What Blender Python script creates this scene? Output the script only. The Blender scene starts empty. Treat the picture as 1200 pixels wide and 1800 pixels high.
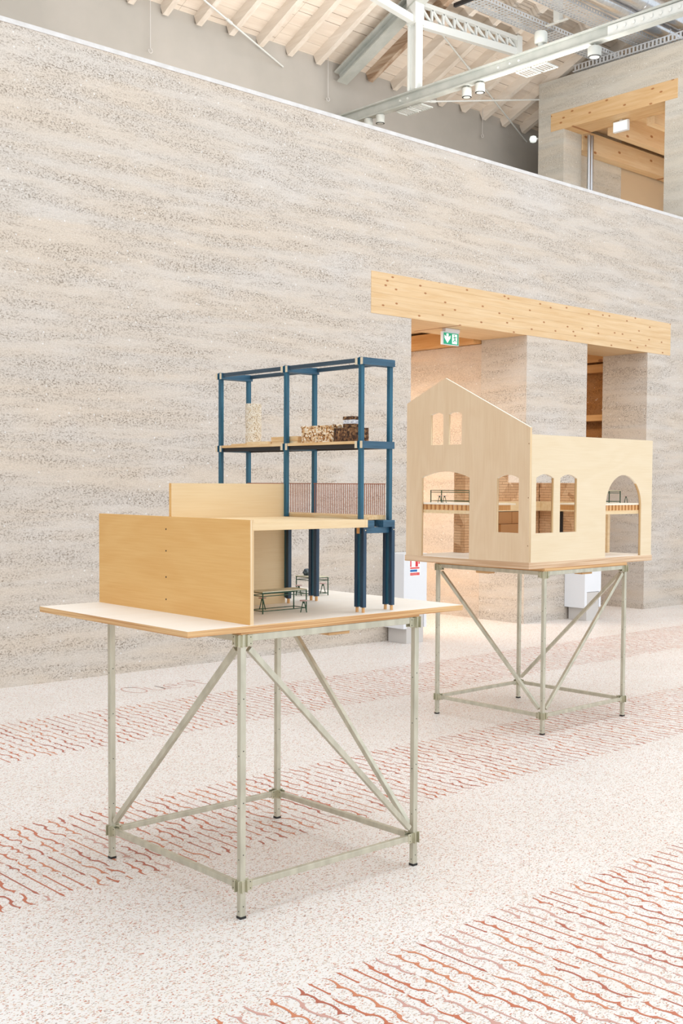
import bpy, bmesh, math, random
from mathutils import Vector, Matrix, noise

random.seed(7)
SC = bpy.context.scene
C = SC.collection
PI = math.pi

# ------------------------------------------------------------------ camera
CAM_H = 1.75
yaw, pit, rol = math.radians(42.455), math.radians(2.5304), math.radians(0.3078)
F_PX, CY = 2030.94, 939.87
Fv = Vector((math.sin(yaw)*math.cos(pit), math.cos(yaw)*math.cos(pit), -math.sin(pit)))
Rv = Vector((math.cos(yaw), -math.sin(yaw), 0))
Uv = Rv.cross(Fv)
R2 = Rv*math.cos(rol) + Uv*math.sin(rol)
U2 = -Rv*math.sin(rol) + Uv*math.cos(rol)
cd = bpy.data.cameras.new('camera')
cd.sensor_fit = 'HORIZONTAL'
cd.sensor_width = 24.0
cd.lens = F_PX/1200*24.0
cd.shift_y = (CY-900)/1200
cd.clip_start = 0.05
cam = bpy.data.objects.new('camera', cd)
C.objects.link(cam)
M = Matrix.Identity(4)
for i in range(3):
    M[i][0] = R2[i]; M[i][1] = U2[i]; M[i][2] = -Fv[i]
M[2][3] = CAM_H
cam.matrix_world = M
SC.camera = cam

# ------------------------------------------------------------------ world + light
w = bpy.data.worlds.new('daylight'); SC.world = w; w.use_nodes = True
bg = w.node_tree.nodes['Background']
bg.inputs[0].default_value = (0.90, 0.955, 1.0, 1)
bg.inputs[1].default_value = 1.08

def area(name, loc, target, sx, sy, power, col=(1, 1, 1)):
    ld = bpy.data.lights.new(name, 'AREA')
    ld.shape = 'RECTANGLE'; ld.size = sx; ld.size_y = sy; ld.energy = power; ld.color = col
    o = bpy.data.objects.new(name, ld); C.objects.link(o)
    o.location = loc
    d = Vector(target) - Vector(loc)
    o.rotation_euler = d.to_track_quat('-Z', 'Y').to_euler()
    return o
# the hall's long roof skylight, and the tall glazed front far behind the camera
area('skylight', (6, 3.2, 11.5), (6, 4.2, 0), 18, 5.5, 520, (1.0, 0.995, 0.985))
area('glazed_front', (3, -13, 3.6), (3, 6, 1.5), 28, 7, 450, (1.0, 0.99, 0.975))
area('roof_fill', (11, -3, 9.0), (12, 12, 10.0), 16, 2.2, 150, (1.0, 0.99, 0.975))  # added fill light to brighten the roof underside; no known window there

vs = SC.view_settings
vs.view_transform = 'Standard'; vs.look = 'None'; vs.gamma = 1.0
vs.use_curve_mapping = False
vs.exposure = 0.08
SC.cycles.use_denoising = True
SC.cycles.max_bounces = 8

# ------------------------------------------------------------------ materials
def new_mat(name):
    m = bpy.data.materials.new(name); m.use_nodes = True
    nt = m.node_tree
    return m, nt, nt.nodes['Principled BSDF']

def srgb(r, g, b):
    f = lambda c: (c/255/12.92) if c/255 <= 0.04045 else ((c/255+0.055)/1.055)**2.4
    return (f(r), f(g), f(b), 1)

def plain(name, col, rough=0.6, metal=0.0, emit=0):
    m, nt, p = new_mat(name)
    p.inputs['Base Color'].default_value = col
    p.inputs['Roughness'].default_value = rough
    p.inputs['Metallic'].default_value = metal
    if emit:
        p.inputs['Emission Color'].default_value = col
        p.inputs['Emission Strength'].default_value = emit
    return m

def N(nt, t, **kw):
    n = nt.nodes.new(t)
    for k, v in kw.items():
        if k in n.inputs: n.inputs[k].default_value = v
        else: setattr(n, k, v)
    return n

def coords(nt, scale=(1, 1, 1), rot=(0, 0, 0)):
    tc = N(nt, 'ShaderNodeTexCoord'); mp = N(nt, 'ShaderNodeMapping')
    mp.inputs['Scale'].default_value = scale; mp.inputs['Rotation'].default_value = rot
    nt.links.new(tc.outputs['Object'], mp.inputs['Vector'])
    return mp.outputs[0]

def ramp(nt, fac, stops):
    r = N(nt, 'ShaderNodeValToRGB'); e = r.color_ramp.elements
    e[0].position, e[0].color = stops[0]; e[1].position, e[1].color = stops[-1]
    for s in stops[1:-1]:
        x = e.new(s[0]); x.color = s[1]
    nt.links.new(fac, r.inputs[0])
    return r.outputs[0]

def mix(nt, fac, a, b, blend='MIX'):
    n = N(nt, 'ShaderNodeMix'); n.data_type = 'RGBA'; n.blend_type = blend
    for sock, v in ((0, fac), (6, a), (7, b)):
        if hasattr(v, 'links') or hasattr(v, 'is_linked'): nt.links.new(v, n.inputs[sock])
        else: n.inputs[sock].default_value = v
    return n.outputs[2]

def wood(name, light, dark, axis='x', s=1.0, knots=0, rough=0.55, seams=False, contrast=(0.35, 0.68)):
    """grain stretched along `axis`; optional knots"""
    m, nt, p = new_mat(name)
    st = {'x': (0.9, 14, 14), 'y': (14, 0.9, 14), 'z': (14, 14, 0.9)}[axis]
    v = coords(nt, tuple(a*s for a in st))
    n1 = N(nt, 'ShaderNodeTexNoise', Scale=1.6, Detail=5.0, Roughness=0.6, Distortion=0.6)
    nt.links.new(v, n1.inputs['Vector'])
    col = ramp(nt, n1.outputs[0], [(contrast[0], dark), (contrast[1], light)])
    v2 = coords(nt, tuple(a*s*0.25 for a in st))
    n2 = N(nt, 'ShaderNodeTexNoise', Scale=1.0, Detail=2.0)
    nt.links.new(v2, n2.inputs['Vector'])
    sh = ramp(nt, n2.outputs[0], [(0.3, (0.93, 0.91, 0.88, 1)), (0.7, (1, 1, 1, 1))])
    col = mix(nt, 1.0, col, sh, 'MULTIPLY')
    if knots:
        sx_ = N(nt, 'ShaderNodeSeparateXYZ'); nt.links.new(coords(nt, (knots*0.6,)*3 if axis == 'x' else (knots*0.6,)*3), sx_.inputs[0])
        cx_ = N(nt, 'ShaderNodeCombineXYZ'); nt.links.new(sx_.outputs['XYZ'.index(axis.upper())], cx_.inputs[0])
        zz_ = N(nt, 'ShaderNodeMath', operation='MULTIPLY'); zz_.inputs[1].default_value = 2.0
        nt.links.new(sx_.outputs[0 if axis == 'z' else 2], zz_.inputs[0]); nt.links.new(zz_.outputs[0], cx_.inputs[1])
        vo = N(nt, 'ShaderNodeTexVoronoi', Scale=1.0); vo.voronoi_dimensions = '2D'; nt.links.new(cx_.outputs[0], vo.inputs['Vector'])
        km = ramp(nt, vo.outputs['Distance'], [(0.045, (1, 1, 1, 1)), (0.075, (0, 0, 0, 1))])
        col = mix(nt, km, col, srgb(168, 112, 66))
    nt.links.new(col, p.inputs['Base Color'])
    p.inputs['Roughness'].default_value = rough
    return m

def birch(name, light, dark, axis='x', rough=0.5, s=1.0):
    """rotary-cut plywood face: soft flame figure"""
    m, nt, p = new_mat(name)
    st = {'x': (1.6, 6, 6), 'y': (6, 1.6, 6), 'z': (6, 6, 1.6)}[axis]
    v = coords(nt, tuple(a*s for a in st))
    n1 = N(nt, 'ShaderNodeTexNoise', Scale=0.9, Detail=1.5, Distortion=0.4)
    nt.links.new(v, n1.inputs['Vector'])
    mu = N(nt, 'ShaderNodeMath', operation='MULTIPLY'); mu.inputs[1].default_value = 26.0
    nt.links.new(n1.outputs[0], mu.inputs[0])
    sn = N(nt, 'ShaderNodeMath', operation='SINE'); nt.links.new(mu.outputs[0], sn.inputs[0])
    n2 = N(nt, 'ShaderNodeTexNoise', Scale=1.0, Detail=3.0)
    nt.links.new(coords(nt, {'x': (5, 150, 150), 'y': (150, 5, 150), 'z': (150, 150, 5)}[axis]), n2.inputs['Vector'])
    ad = N(nt, 'ShaderNodeMath', operation='MULTIPLY_ADD'); ad.inputs[1].default_value = 0.11; 
    nt.links.new(sn.outputs[0], ad.inputs[0]); nt.links.new(n2.outputs[0], ad.inputs[2])
    col = ramp(nt, ad.outputs[0], [(0.05, dark), (0.95, light)])
    n3 = N(nt, 'ShaderNodeTexNoise', Scale=0.5, Detail=1.0); nt.links.new(v, n3.inputs['Vector'])
    sh = ramp(nt, n3.outputs[0], [(0.3, (0.975, 0.97, 0.955, 1)), (0.7, (1, 1, 1, 1))])
    col = mix(nt, 1.0, col, sh, 'MULTIPLY')
    nt.links.new(col, p.inputs['Base Color'])
    p.inputs['Roughness'].default_value = rough
    return m

def plyedge(name, a, b, axis='z', n=220):
    m, nt, p = new_mat(name)
    st = {'x': (n, 2, 2), 'y': (2, n, 2), 'z': (2, 2, n)}[axis]
    v = coords(nt, st)
    n1 = N(nt, 'ShaderNodeTexNoise', Scale=1.0, Detail=1.0); nt.links.new(v, n1.inputs['Vector'])
    nt.links.new(ramp(nt, n1.outputs[0], [(0.35, b), (0.6, a)]), p.inputs['Base Color'])
    p.inputs['Roughness'].default_value = 0.6
    return m

def rammed(name, base, warm, dark, lime, bump=0.55, spk=0.88, layers=5.2):
    m, nt, p = new_mat(name)
    v = coords(nt)
    # slightly undulating compacted layers
    vl = coords(nt, (0.35, 0.35, layers))
    nl = N(nt, 'ShaderNodeTexNoise', Scale=1.0, Detail=3.0, Roughness=0.6, Distortion=0.35)
    nt.links.new(vl, nl.inputs['Vector'])
    col = ramp(nt, nl.outputs[0], [(0.38, base), (0.62, warm)])
    # big cloudy lime bloom
    vb = coords(nt, (0.8, 0.8, 1.6))
    nb = N(nt, 'ShaderNodeTexNoise', Scale=1.0, Detail=4.0, Roughness=0.65); nt.links.new(vb, nb.inputs['Vector'])
    col = mix(nt, ramp(nt, nb.outputs[0], [(0.5, (0, 0, 0, 1)), (0.75, (0.8, 0.8, 0.8, 1))]), col, lime)
    # gravel pockets at the bottom of each layer
    vs_ = coords(nt, (1.1, 1.1, layers*1.7))
    ns = N(nt, 'ShaderNodeTexNoise', Scale=1.0, Detail=5.0, Roughness=0.62, Distortion=0.3); nt.links.new(vs_, ns.inputs['Vector'])
    pocket = ramp(nt, ns.outputs[0], [(0.40, (0.06, 0.06, 0.06, 1)), (0.62, (1, 1, 1, 1))])
    nf = N(nt, 'ShaderNodeTexNoise', Scale=70.0, Detail=3.0, Roughness=0.7); nt.links.new(coords(nt, (0.75, 0.75, 1.15)), nf.inputs['Vector'])
    pit = ramp(nt, nf.outputs[0], [(0.52, (0, 0, 0, 1)), (0.64, (1, 1, 1, 1))])
    sp = mix(nt, 1.0, pocket, pit, 'MULTIPLY')
    sp2 = mix(nt, 1.0, sp, (spk, spk, spk, 1), 'MULTIPLY')
    col = mix(nt, sp2, col, dark)
    # fine tone + a few white chips
    nfine = N(nt, 'ShaderNodeTexNoise', Scale=85.0, Detail=2.0); nt.links.new(v, nfine.inputs['Vector'])
    col = mix(nt, 1.0, col, ramp(nt, nfine.outputs[0], [(0.3, (0.88, 0.87, 0.86, 1)), (0.65, (1.03, 1.03, 1.03, 1))]), 'MULTIPLY')
    vo = N(nt, 'ShaderNodeTexVoronoi', Scale=11.0); nt.links.new(v, vo.inputs['Vector'])
    chip = ramp(nt, vo.outputs['Distance'], [(0.07, (0.8, 0.8, 0.8, 1)), (0.11, (0, 0, 0, 1))])
    col = mix(nt, chip, col, srgb(236, 233, 229))
    nt.links.new(col, p.inputs['Base Color'])
    p.inputs['Roughness'].default_value = 0.9
    # relief
    hs = mix(nt, 1.0, nf.outputs[0], sp, 'SUBTRACT')
    bp_ = N(nt, 'ShaderNodeBump', Strength=bump, Distance=0.02)
    nt.links.new(hs, bp_.inputs['Height']); nt.links.new(bp_.outputs[0], p.inputs['Normal'])
    return m

def terrazzo(name):
    m, nt, p = new_mat(name)
    v = coords(nt)
    nw = N(nt, 'ShaderNodeTexNoise', Scale=60.0, Detail=1.0); nt.links.new(v, nw.inputs['Vector'])
    warp = N(nt, 'ShaderNodeVectorMath', operation='MULTIPLY_ADD')
    warp.inputs[1].default_value = (0.012, 0.012, 0.012)
    nt.links.new(nw.outputs[1], warp.inputs[0]); nt.links.new(v, warp.inputs[2])
    col = srgb(236, 231, 227)
    nbig = N(nt, 'ShaderNodeTexNoise', Scale=1.1, Detail=2.0); nt.links.new(v, nbig.inputs['Vector'])
    col = ramp(nt, nbig.outputs[0], [(0.3, srgb(229, 224, 219)), (0.7, srgb(236, 232, 229))])
    for sc, thr, pres, rz, ax in ((44, 0.31, 0.17, 0.5, 1.9), (40, 0.28, 0.15, -0.9, 2.2), (80, 0.36, 0.20, 1.4, 1.8), (88, 0.36, 0.20, -0.2, 2.0), (150, 0.42, 0.24, 0.3, 1.3)):
        mp = N(nt, 'ShaderNodeMapping'); mp.inputs['Rotation'].default_value = (0, 0, rz); mp.inputs['Scale'].default_value = (1, ax, 1)
        nt.links.new(warp.outputs[0], mp.inputs['Vector'])
        vo = N(nt, 'ShaderNodeTexVoronoi', Scale=float(sc)); vo.voronoi_dimensions = '2D'
        nt.links.new(mp.outputs[0], vo.inputs['Vector'])
        sep = N(nt, 'ShaderNodeSeparateColor'); nt.links.new(vo.outputs['Color'], sep.inputs[0])
        chip = ramp(nt, sep.outputs[0], [(0.0, srgb(186, 108, 80)), (0.16, srgb(200, 150, 128)), (0.3, srgb(222, 206, 188)),
                                         (0.5, srgb(238, 232, 226)), (0.68, srgb(212, 198, 182)), (0.88, srgb(190, 178, 168)), (1.0, srgb(150, 122, 110))])
        mk = N(nt, 'ShaderNodeMath', operation='LESS_THAN'); mk.inputs[1].default_value = thr
        nt.links.new(vo.outputs['Distance'], mk.inputs[0])
        pr = N(nt, 'ShaderNodeMath', operation='LESS_THAN'); pr.inputs[1].default_value = pres
        nt.links.new(sep.outputs[1], pr.inputs[0])
        mm = N(nt, 'ShaderNodeMath', operation='MULTIPLY'); nt.links.new(mk.outputs[0], mm.inputs[0]); nt.links.new(pr.outputs[0], mm.inputs[1])
        col = mix(nt, mm.outputs[0], col, chip)
    nt.links.new(col, p.inputs['Base Color'])
    p.inputs['Roughness'].default_value = 0.42
    p.inputs['Specular IOR Level'].default_value = 0.35
    return m

def blotchy(name, a, b, sc=3.0, rough=0.85, stretch=(1, 1, 1), bump=0.0):
    m, nt, p = new_mat(name)
    v = coords(nt, stretch)
    n1 = N(nt, 'ShaderNodeTexNoise', Scale=sc, Detail=4.0, Roughness=0.6); nt.links.new(v, n1.inputs['Vector'])
    nt.links.new(ramp(nt, n1.outputs[0], [(0.35, a), (0.65, b)]), p.inputs['Base Color'])
    p.inputs['Roughness'].default_value = rough
    if bump:
        bn = N(nt, 'ShaderNodeBump', Strength=bump, Distance=0.01); nt.links.new(n1.outputs[0], bn.inputs['Height'])
        nt.links.new(bn.outputs[0], p.inputs['Normal'])
    return m

def speckle(name, stops, sc, rough=0.85, disp=0.5):
    m, nt, p = new_mat(name)
    v = coords(nt)
    vo = N(nt, 'ShaderNodeTexVoronoi', Scale=sc); nt.links.new(v, vo.inputs['Vector'])
    sep = N(nt, 'ShaderNodeSeparateColor'); nt.links.new(vo.outputs['Color'], sep.inputs[0])
    nt.links.new(ramp(nt, sep.outputs[0], stops), p.inputs['Base Color'])
    bn = N(nt, 'ShaderNodeBump', Strength=disp, Distance=0.004); nt.links.new(vo.outputs['Distance'], bn.inputs['Height'])
    nt.links.new(bn.outputs[0], p.inputs['Normal'])
    p.inputs['Roughness'].default_value = rough
    return m

def galv(name, a, b, rough=0.42, metal=0.55):
    m, nt, p = new_mat(name)
    v = coords(nt, (22, 22, 6))
    n1 = N(nt, 'ShaderNodeTexNoise', Scale=1.0, Detail=4.0); nt.links.new(v, n1.inputs['Vector'])
    nt.links.new(ramp(nt, n1.outputs[0], [(0.32, b), (0.62, a)]), p.inputs['Base Color'])
    p.inputs['Roughness'].default_value = rough; p.inputs['Metallic'].default_value = metal
    return m

MT = {}
MT['terrazzo'] = terrazzo('terrazzo')
MT['earth'] = rammed('earth', srgb(213, 204, 194), srgb(216, 203, 188), srgb(140, 124, 107), srgb(219, 213, 207))
MT['earth_in'] = rammed('earth_in', srgb(216, 202, 188), srgb(222, 203, 184), srgb(164, 144, 124), srgb(226, 216, 206), layers=3.4, spk=0.6)
MT['earth_shaded'] = rammed('earth_shaded', srgb(176, 128, 80), srgb(184, 130, 76), srgb(110, 74, 44), srgb(190, 150, 110), layers=3.4)  # earth with the recess's dim orange light painted into its colour
MT['tan'] = plain('tan', srgb(206, 184, 154), 0.8)
MT['earth_grey'] = rammed('earth_grey', srgb(206, 202, 192), srgb(212, 204, 190), srgb(160, 152, 138), srgb(222, 218, 210), spk=0.6)
MT['lime'] = blotchy('lime', srgb(208, 205, 202), srgb(222, 220, 219), 9)
MT['plaster'] = blotchy('plaster', srgb(166, 161, 153), srgb(177, 171, 163), 0.8)
MT['lintel'] = wood('lintel', srgb(232, 203, 162), srgb(220, 184, 136), 'x', 0.9, knots=5.0)
MT['lintel_y'] = wood('lintel_y', srgb(226, 194, 150), srgb(212, 172, 122), 'y', 0.9, knots=3.6)
MT['spruce'] = wood('spruce', srgb(232, 186, 130), srgb(214, 160, 98), 'y', 0.9, knots=2.4)
MT['spruce_x'] = wood('spruce_x', srgb(234, 210, 174), srgb(224, 192, 150), 'x', 0.9, knots=2.4)
MT['rafter'] = wood('rafter', srgb(236, 228, 218), srgb(222, 211, 198), 'y', 0.6)
MT['rafter_brown'] = wood('rafter_brown', srgb(206, 188, 168), srgb(150, 116, 88), 'y', 0.6)
MT['roofboard'] = wood('roofboard', srgb(238, 228, 216), srgb(226, 213, 199), 'x', 0.5)
MT['void'] = plain('void', srgb(70, 60, 52), 0.9)
MT['steel_grey'] = blotchy('steel_grey', srgb(170, 174, 168), srgb(186, 188, 182), 4, rough=0.5)
MT['steel_white'] = plain('steel_white', srgb(214, 216, 212), 0.5)
MT['galv'] = galv('galv', (0.62, 0.60, 0.49, 1), (0.50, 0.48, 0.385, 1))
MT['clamp'] = galv('clamp', (0.60, 0.58, 0.44, 1), (0.42, 0.40, 0.29, 1), 0.36, 0.7)
MT['black'] = plain('black', (0.012, 0.012, 0.012, 1), 0.5)
MT['tray'] = plain('tray', (0.60, 0.62, 0.64, 1), 0.4, 0.35)
MT['duct'] = galv('duct', (0.70, 0.72, 0.75, 1), (0.60, 0.62, 0.66, 1), 0.22, 0.9)
MT['ply_top'] = birch('ply_top', srgb(250, 245, 238), srgb(243, 233, 220), 'x')
MT['ply_top_y'] = birch('ply_top_y', srgb(246, 238, 227), srgb(238, 224, 206), 'y')
MT['ply_amber'] = birch('ply_amber', srgb(231, 187, 120), srgb(218, 164, 92), 'y', 0.42)
MT['ply_honey'] = birch('ply_honey', srgb(232, 208, 168), srgb(222, 192, 146), 'x', 0.42)
MT['ply_pale_x'] = birch('ply_pale_x', srgb(236, 219, 190), srgb(228, 207, 172), 'x')
MT['ply_pale_z'] = birch('ply_pale_z', srgb(232, 208, 176), srgb(220, 190, 154), 'z')
MT['edge_z'] = plyedge('edge_z', srgb(224, 184, 132), srgb(190, 138, 86), 'z')
MT['edge_z2'] = plyedge('edge_z2', srgb(226, 198, 166), srgb(196, 158, 122), 'z', 130)
MT['edge_x'] = plyedge('edge_x', srgb(236, 212, 174), srgb(214, 178, 130), 'x')
MT['edge_y'] = plyedge('edge_y', srgb(228, 198, 152), srgb(200, 158, 104), 'y')
MT['edge_pale'] = plain('edge_pale', srgb(246, 236, 218), 0.6)
MT['slab'] = wood('slab', srgb(240, 217, 178), srgb(230, 200, 154), 'x', 2.0)
MT['maple'] = wood('maple', srgb(238, 210, 166), srgb(220, 178, 124), 'y', 3.0)
MT['endgrain'] = plain('endgrain', srgb(222, 206, 178), 0.7)
MT['dowel'] = wood('dowel', srgb(232, 184, 128), srgb(216, 160, 100), 'z', 4)
MT['blue'] = wood('blue', (0.016, 0.140, 0.225, 1), (0.006, 0.072, 0.130, 1), 'z', 3.0, rough=0.38)
MT['blue_x'] = wood('blue_x', (0.040, 0.130, 0.215, 1), (0.018, 0.075, 0.135, 1), 'x', 3.0, rough=0.38)
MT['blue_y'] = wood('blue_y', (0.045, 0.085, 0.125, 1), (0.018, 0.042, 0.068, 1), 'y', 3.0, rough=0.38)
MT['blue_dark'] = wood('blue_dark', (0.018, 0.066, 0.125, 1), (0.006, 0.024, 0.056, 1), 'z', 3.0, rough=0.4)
MT['near_black'] = plain('near_black', (0.018, 0.016, 0.017, 1), 0.6)
MT['copper'] = plain('copper', srgb(160, 92, 60), 0.5)
MT['green'] = plain('green', (0.010, 0.065, 0.028, 1), 0.4)
MT['cab_shaded'] = plain('cab_shaded', srgb(168, 118, 70), 0.6)  # cabinet wood darkened: the shade inside the house is in the colour
MT['greentop'] = blotchy('greentop', srgb(208, 200, 170), srgb(224, 218, 194), 40)
MT['pinkseat'] = plain('pinkseat', srgb(196, 162, 158), 0.6)
MT['white'] = plain('white', srgb(232, 235, 240), 0.35)
MT['grey'] = plain('grey', srgb(204, 200, 196), 0.5)
MT['lamp_white'] = plain('lamp_white', srgb(188, 190, 184), 0.45)
MT['signgreen'] = plain('signgreen', srgb(18, 158, 118), 0.4, emit=0.35)
MT['signwhite'] = plain('signwhite', srgb(240, 252, 248), 0.4, emit=0.45)
MT['red'] = plain('red', srgb(216, 48, 58), 0.5)
MT['rose'] = plain('rose', srgb(226, 92, 92), 0.5)
MT['signblue'] = plain('signblue', srgb(40, 110, 180), 0.5)
MT['rust'] = plain('rust', srgb(192, 108, 78), 0.45)
MT['rust2'] = plain('rust2', srgb(202, 128, 94), 0.45)
MT['rust3'] = plain('rust3', srgb(176, 96, 76), 0.45)
MT['mauve'] = plain('mauve', srgb(202, 156, 144), 0.45)
MT['shell'] = speckle('shell', [(0, srgb(150, 122, 92)), (0.2, srgb(206, 184, 150)), (0.5, srgb(232, 220, 200)), (1, srgb(240, 232, 218))], 260)
MT['bale'] = speckle('bale', [(0, srgb(96, 62, 34)), (0.25, srgb(176, 124, 72)), (0.55, srgb(216, 180, 134)), (1, srgb(246, 234, 214))], 130)
MT['darkcork'] = speckle('darkcork', [(0, srgb(40, 26, 18)), (0.4, srgb(86, 56, 36)), (0.8, srgb(128, 90, 58)), (1, srgb(160, 122, 84))], 110)
MT['whiteband'] = speckle('whiteband', [(0, srgb(150, 150, 165)), (0.4, srgb(220, 220, 226)), (1, srgb(244, 244, 246))], 200)
MT['stone'] = speckle('stone', [(0, srgb(44, 52, 58)), (0.5, srgb(90, 104, 112)), (1, srgb(128, 140, 146))], 70)
MT['redstone'] = plain('redstone', srgb(96, 30, 24), 0.7)
MT['brick'] = speckle('brick', [(0, srgb(196, 152, 112)), (0.5, srgb(214, 172, 132)), (1, srgb(226, 190, 152))], 8, disp=0.0)
MT['brickgap'] = plain('brickgap', srgb(150, 108, 72), 0.9)
MT['tube'] = plain('tube', (0.55, 0.57, 0.60, 1), 0.3, 0.9)

# ------------------------------------------------------------------ mesh builder
class MB:
    def __init__(s): s.v = []; s.f = []; s.m = []
    def add(s, vs_, fs, mi=0):
        b = len(s.v); s.v += [tuple(p) for p in vs_]
        for k, f in enumerate(fs):
            s.f.append(tuple(b+i for i in f)); s.m.append(mi[k] if isinstance(mi, (list, tuple)) else mi)
        return s
    def box(s, x0, x1, y0, y1, z0, z1, mi=0):
        """mi: int or (bottom, top, -y, +x, +y, -x)"""
        v = [(x0, y0, z0), (x1, y0, z0), (x1, y1, z0), (x0, y1, z0), (x0, y0, z1), (x1, y0, z1), (x1, y1, z1), (x0, y1, z1)]
        f = [(3, 2, 1, 0), (4, 5, 6, 7), (0, 1, 5, 4), (1, 2, 6, 5), (2, 3, 7, 6), (3, 0, 4, 7)]
        return s.add(v, f, mi)
    def bar(s, p, q, a, b, up=(0, 0, 1), mi=0):
        """rectangular bar p->q, a across, b along up"""
        p, q = Vector(p), Vector(q); d = (q-p).normalized(); u = Vector(up)
        if abs(d.dot(u)) > 0.98: u = Vector((1, 0, 0))
        sx = d.cross(u).normalized(); sy = sx.cross(d).normalized()
        v = []
        for c in (p, q):
            for i, j in ((-1, -1), (1, -1), (1, 1), (-1, 1)): v.append(c + sx*(i*a/2) + sy*(j*b/2))
        return s.add(v, [(3, 2, 1, 0), (4, 5, 6, 7), (0, 1, 5, 4), (1, 2, 6, 5), (2, 3, 7, 6), (3, 0, 4, 7)], mi)
    def tube(s, p, q, r, n=10, r2=None, mi=0, caps=True):
        p, q = Vector(p), Vector(q); d = (q-p).normalized(); r2 = r if r2 is None else r2
        u = Vector((0, 0, 1)) if abs(d.z) < 0.95 else Vector((1, 0, 0))
        sx = d.cross(u).normalized(); sy = sx.cross(d).normalized()
        v = []
        for c, rr in ((p, r), (q, r2)):
            for i in range(n):
                a = 2*PI*i/n; v.append(c + sx*(math.cos(a)*rr) + sy*(math.sin(a)*rr))
        f = [(i, (i+1) % n, n+(i+1) % n, n+i) for i in range(n)]
        if caps: f += [tuple(range(n-1, -1, -1)), tuple(range(n, 2*n))]
        return s.add(v, f, mi)
    def lathe(s, c, prof, n=24, mi=0):
        c = Vector(c); v = []; f = []
        for r, z in prof:
            for i in range(n):
                a = 2*PI*i/n; v.append(c + Vector((math.cos(a)*r, math.sin(a)*r, z)))
        for k in range(len(prof)-1):
            for i in range(n): f.append((k*n+i, k*n+(i+1) % n, (k+1)*n+(i+1) % n, (k+1)*n+i))
        f.append(tuple(range(n-1, -1, -1))); f.append(tuple(range((len(prof)-1)*n, len(prof)*n)))
        return s.add(v, f, mi)
    def prism(s, pts, axis, a, b, mi=0, mi_side=None):
        """polygon pts (2d) extruded along axis from a to b"""
        def P(p, t): return {'x': (t, p[0], p[1]), 'y': (p[0], t, p[1]), 'z': (p[0], p[1], t)}[axis]
        n = len(pts); v = [P(p, a) for p in pts] + [P(p, b) for p in pts]
        f = [tuple(range(n-1, -1, -1)), tuple(range(n, 2*n))] + [(i, (i+1) % n, n+(i+1) % n, n+i) for i in range(n)]
        ms = mi if mi_side is None else mi_side
        return s.add(v, f, [mi, mi] + [ms]*n)

def mesh_of(name, mb, mats, off=(0, 0, 0), smooth=False, fix=True):
    me = bpy.data.meshes.new(name)
    o = Vector(off)
    me.from_pydata([tuple(Vector(p)-o) for p in mb.v], [], mb.f)
    for m in mats: me.materials.append(MT[m])
    me.polygons.foreach_set('material_index', mb.m)
    if fix:
        bm = bmesh.new(); bm.from_mesh(me); bmesh.ops.recalc_face_normals(bm, faces=bm.faces); bm.to_mesh(me); bm.free()
    if smooth:
        for p in me.polygons: p.use_smooth = True
        try: me.set_sharp_from_angle(angle=math.radians(40))
        except Exception: pass
    me.update()
    return me

class Frame:
    def __init__(s, x, y, deg): s.o = Vector((x, y, 0)); s.a = math.radians(deg)
    def w(s, p): return s.o + Matrix.Rotation(s.a, 3, 'Z') @ Vector(p)
W0 = Frame(0, 0, 0)

def tag(o, label=None, cat=None, group=None, kind=None):
    for k, v in (('label', label), ('category', cat), ('group', group), ('kind', kind)):
        if v: o[k] = v
    return o

class Thing:
    """an Empty at the base of a thing; parts are meshes given in frame coordinates"""
    def __init__(s, name, label, cat, base, fr=W0, group=None):
        s.base = Vector(base); s.fr = fr
        s.o = bpy.data.objects.new(name, None); C.objects.link(s.o)
        s.o.empty_display_size = 0.05
        s.o.location = fr.w(base); s.o.rotation_euler = (0, 0, fr.a)
        tag(s.o, label, cat, group)
    def part(s, name, mb, mats, parent=None, smooth=False, bevel=0, label=None, kind=None, fix=True):
        mats = [mats] if isinstance(mats, str) else mats
        me = mb if isinstance(mb, bpy.types.Mesh) else mesh_of(name, mb, mats, s.base, smooth, fix)
        o = bpy.data.objects.new(name, me); C.objects.link(o); o.parent = parent or s.o
        if bevel:
            bv = o.modifiers.new('bevel', 'BEVEL'); bv.width = bevel; bv.segments = 2; bv.limit_method = 'ANGLE'
        tag(o, label=label, kind=kind)
        return o

def single(name, label, cat, mb, mats, base, fr=W0, group=None, smooth=False, bevel=0, kind=None):
    mats = [mats] if isinstance(mats, str) else mats
    o = bpy.data.objects.new(name, mesh_of(name, mb, mats, base, smooth)); C.objects.link(o)
    o.location = fr.w(base); o.rotation_euler = (0, 0, fr.a)
    if bevel:
        bv = o.modifiers.new('bevel', 'BEVEL'); bv.width = bevel; bv.segments = 2; bv.limit_method = 'ANGLE'
    return tag(o, label, cat, group, kind)

def struct(name, mb, mats, label=None, parent=None, smooth=False):
    mats = [mats] if isinstance(mats, str) else mats
    o = bpy.data.objects.new(name, mesh_of(name, mb, mats, (0, 0, 0), smooth)); C.objects.link(o)
    if parent: o.parent = parent
    else: tag(o, label, kind='structure')
    return o

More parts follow.
